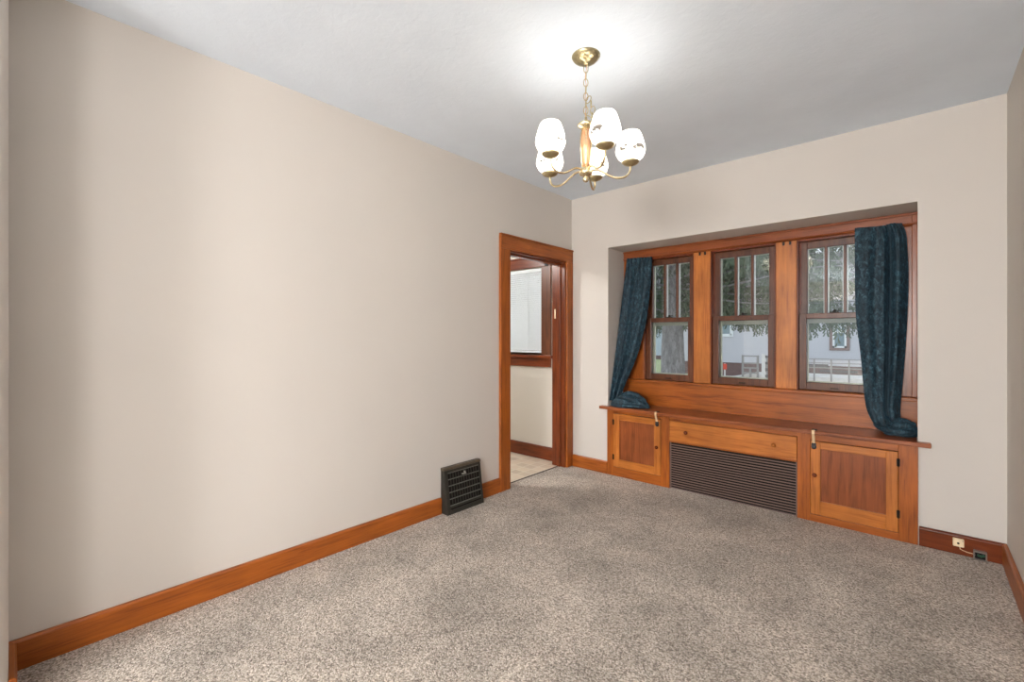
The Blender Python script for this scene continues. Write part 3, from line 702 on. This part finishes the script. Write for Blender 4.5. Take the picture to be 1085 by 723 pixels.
def clap(x0, x1, y, z0, z1, step=.14):
    pts = [(y + .06, z0)]
    z = z0
    while z < z1 - .01:
        pts += [(y - .018, z), (y, z + step)]; z += step
    pts.append((y + .06, z)); return MB().prism(pts[::-1], 'X', x0, x1)
nh = thing('neighbour_house', 'pale lavender-grey sided house across the yard with brown skirting', 'house', (-2, 28, GZ))
clap(-8.6, 12, 28, -.23, 3.6).box(-8.6, 12, 28.06, 36, -.23, 3.6).build('siding', M['siding'], nh)
MB().box(-8.5, 11.9, 28.05, 36, GZ, -.23).build('skirting', M['skirt'], nh)
MB().prism([(27.5, 3.55), (36.5, 3.55), (32, 6.2)], 'X', -9.0, 12.4).build('roof', M['roof'], nh)
def hwin(x0, x1, z0, z1, trim, tm):
    w = MB().box(x0 - tm, x0, 27.94, 28.02, z0 - tm, z1 + tm).box(x1, x1 + tm, 27.94, 28.02, z0 - tm, z1 + tm).box(x0, x1, 27.94, 28.02, z0 - tm, z0).box(x0, x1, 27.94, 28.02, z1, z1 + tm).build('window_trim', M[trim], nh)
    f_ = .09; zm = (z0 + z1) / 2 + .1; s_ = MB().box(x0, x0 + f_, 27.95, 28, z0, z1).box(x1 - f_, x1, 27.95, 28, z0, z1).box(x0, x1, 27.95, 28, z0, z0 + f_).box(x0, x1, 27.95, 28, z1 - f_, z1).box(x0, x1, 27.945, 28, zm - .05, zm + .05)
    for q in (1 / 3, 2 / 3): xx = lerp(x0 + f_, x1 - f_, q); s_.box(xx - .02, xx + .02, 27.955, 28, zm, z1)
    zz = (zm + z1) / 2; s_.box(x0, x1, 27.955, 28, zz - .02, zz + .02)
    s_.build('window_sash', M['white'], w)
    MB().box(x0 + .02, x1 - .02, 27.97, 27.975, z0 + .02, z1 - .02).build('window_pane', M['bluepane'], w)
hwin(-.80, -.22, .70, 2.10, 'browntrim', .13)
hwin(-6.5, -5.6, 1.35, 2.5, 'white', .08)
fh = thing('distant_house', 'pale blue-grey house far behind the spruce trunk', 'house', (-16, 44, GZ))
clap(-26, -11.5, 44, GZ + .4, 6.2, .2).box(-26, -11.5, 44.06, 50, GZ + .4, 6.2).build('siding', M['farsiding'], fh)
MB().box(-25.9, -11.6, 44.05, 50, GZ, GZ + .4).build('foundation', M['skirt'], fh)
MB().prism([(43.4, 6.1), (50.6, 6.1), (47, 9)], 'X', -26.5, -11).build('roof', M['roof'], fh)
w_ = MB().box(-15.6, -14.4, 43.9, 44.0, 1.0, 3.0).build('window_trim', M['white'], fh); MB().box(-15.45, -14.55, 43.88, 43.9, 1.15, 2.85).build('window_pane', M['bluepane'], w_)

# access ramp with timber railing in front of the neighbour house
rp = thing('access_ramp', 'weathered grey timber ramp with railing along the neighbour house', 'ramp', (0, 25, GZ))
MB().box(-3.0, 6.0, 25.0, 27.3, -.66, -.595).box(-3.0, 6.0, 24.96, 25.0, -.80, -.595).build('deck', M['deck'], rp)
MB().box(-3.0, 6.0, 25.0, 25.06, -.82, -.70).build('beam', M['darkwood'], rp)
for k in range(15):
    x = -3.0 + .65 * k - .09
    MB().box(x - .028, x + .028, 24.90, 24.96, GZ, .24).build('post', M['railwood'], rp)
for z in (.235, .06, -.16): MB().box(-3.1, 6.0, 24.89, 24.94, z - .025, z + .015).build('rail', M['railwood'], rp)
MB().box(-2.6, -.9, 27.2, 27.3, -.30, -.12).box(-1.2, .3, 27.0, 27.1, -.50, -.38).build('bench_board', M['darkwood'], rp)
sp = thing('stair_railing', 'short grey timber railing panel with rungs at the ramp landing', 'railing', (-3.86, 25, GZ))
for x in (-4.21, -3.86, -3.52): MB().box(x - .045, x + .045, 24.95, 25.05, GZ, .33 if x != -3.86 else -.3).build('post', M['railwood'], sp)
for z in (.30, -.06, -.30, -.55): MB().box(-4.25, -3.48, 24.96, 25.02, z - .05, z + .02).build('rail', M['railwood'], sp)
ln_ = MB().prism([(-5.5, GZ), (-3.14, GZ), (-3.14, -.62), (-4.1, -.66)], 'Y', 25.3, 27.3)
tag(ln_.build('sloping_walkway', M['deck']), 'pale sloping walkway board behind the stair railing', 'walkway')
gp = thing('gate_post', 'tall pale timber gate frame with dark rungs beside the ramp', 'gate', (-2.40, 22, GZ))
for x in (-2.58, -2.22): MB().box(x - .07, x + .07, 22, 22.1, GZ, .50).build('post', M['deck'], gp)
for z in (.38, .10, -.18, -.46): MB().box(-2.51, -2.29, 22.02, 22.08, z - .05, z + .06).build('rung', M['darkwood'], gp)
mk = thing('marker_stake', 'short pale stake with an orange-red reflector by the neighbour house skirting', 'stake', (-5.56, 26.6, GZ))
MB().box(-5.60, -5.53, 26.58, 26.64, GZ, -.22).build('stake', M['deck'], mk)
MB().box(-5.64, -5.44, 26.54, 26.58, -.56, -.24).build('reflector', M['redplastic'], mk, .02)

# ------------------------------------------------------------------ light
wd = bpy.data.worlds.new('overcast'); bpy.context.scene.world = wd; wd.use_nodes = True
nt = wd.node_tree; bg = nt.nodes['Background']
tc = nt.nodes.new('ShaderNodeTexCoord'); sx = nt.nodes.new('ShaderNodeSeparateXYZ'); rr = nt.nodes.new('ShaderNodeValToRGB')
nt.links.new(tc.outputs['Generated'], sx.inputs[0]); nt.links.new(sx.outputs[2], rr.inputs[0]); nt.links.new(rr.outputs[0], bg.inputs[0])
rr.color_ramp.elements[0].color = (.86, .90, .95, 1); rr.color_ramp.elements[1].color = (.74, .84, 1, 1)
bg.inputs[1].default_value = .9
def point(name, loc, e, size, col=(1, .95, .88)):
    li = bpy.data.lights.new(name, 'POINT'); li.energy = e; li.shadow_soft_size = size; li.color = col
    o = bpy.data.objects.new(name, li); C.objects.link(o); o.location = loc; return o
point('front_room_fill', (2.1, -1.3, 1.25), 42, .25, (1, .985, .97))  # unseen fill lights added behind the camera to brighten the room
point('front_room_fill', (2.05, -3.7, 1.85), 155, .4, (1, .985, .97))
point('front_room_fill', (2.55, -4.2, 1.35), 195, .4, (1, .985, .97))
point('kitchen_fill', (-1.3, 2.0, 2.35), 42, .15, (1, .97, .92))  # unseen fill light added to brighten the kitchen

# ------------------------------------------------------------------ camera
cam = bpy.data.cameras.new('camera'); co = bpy.data.objects.new('camera', cam); C.objects.link(co)
cam.sensor_width = 36; cam.lens = 478.483 / 1085 * 36; cam.shift_y = -3.84 / 1085; cam.clip_start = .01; cam.clip_end = 300
co.location = (2.484, 0, 1.2292); co.rotation_euler = (pi / 2, 0, radians(42.0607))
sc = bpy.context.scene; sc.camera = co
vs = sc.view_settings; sc.display_settings.display_device = 'sRGB'
vs.view_transform = 'Standard'; vs.look = 'None'; vs.gamma = 1; vs.use_curve_mapping = False; vs.exposure = 0.89
sc.cycles.use_denoising = True; sc.cycles.max_bounces = 10; sc.cycles.diffuse_bounces = 6; sc.cycles.transparent_max_bounces = 24
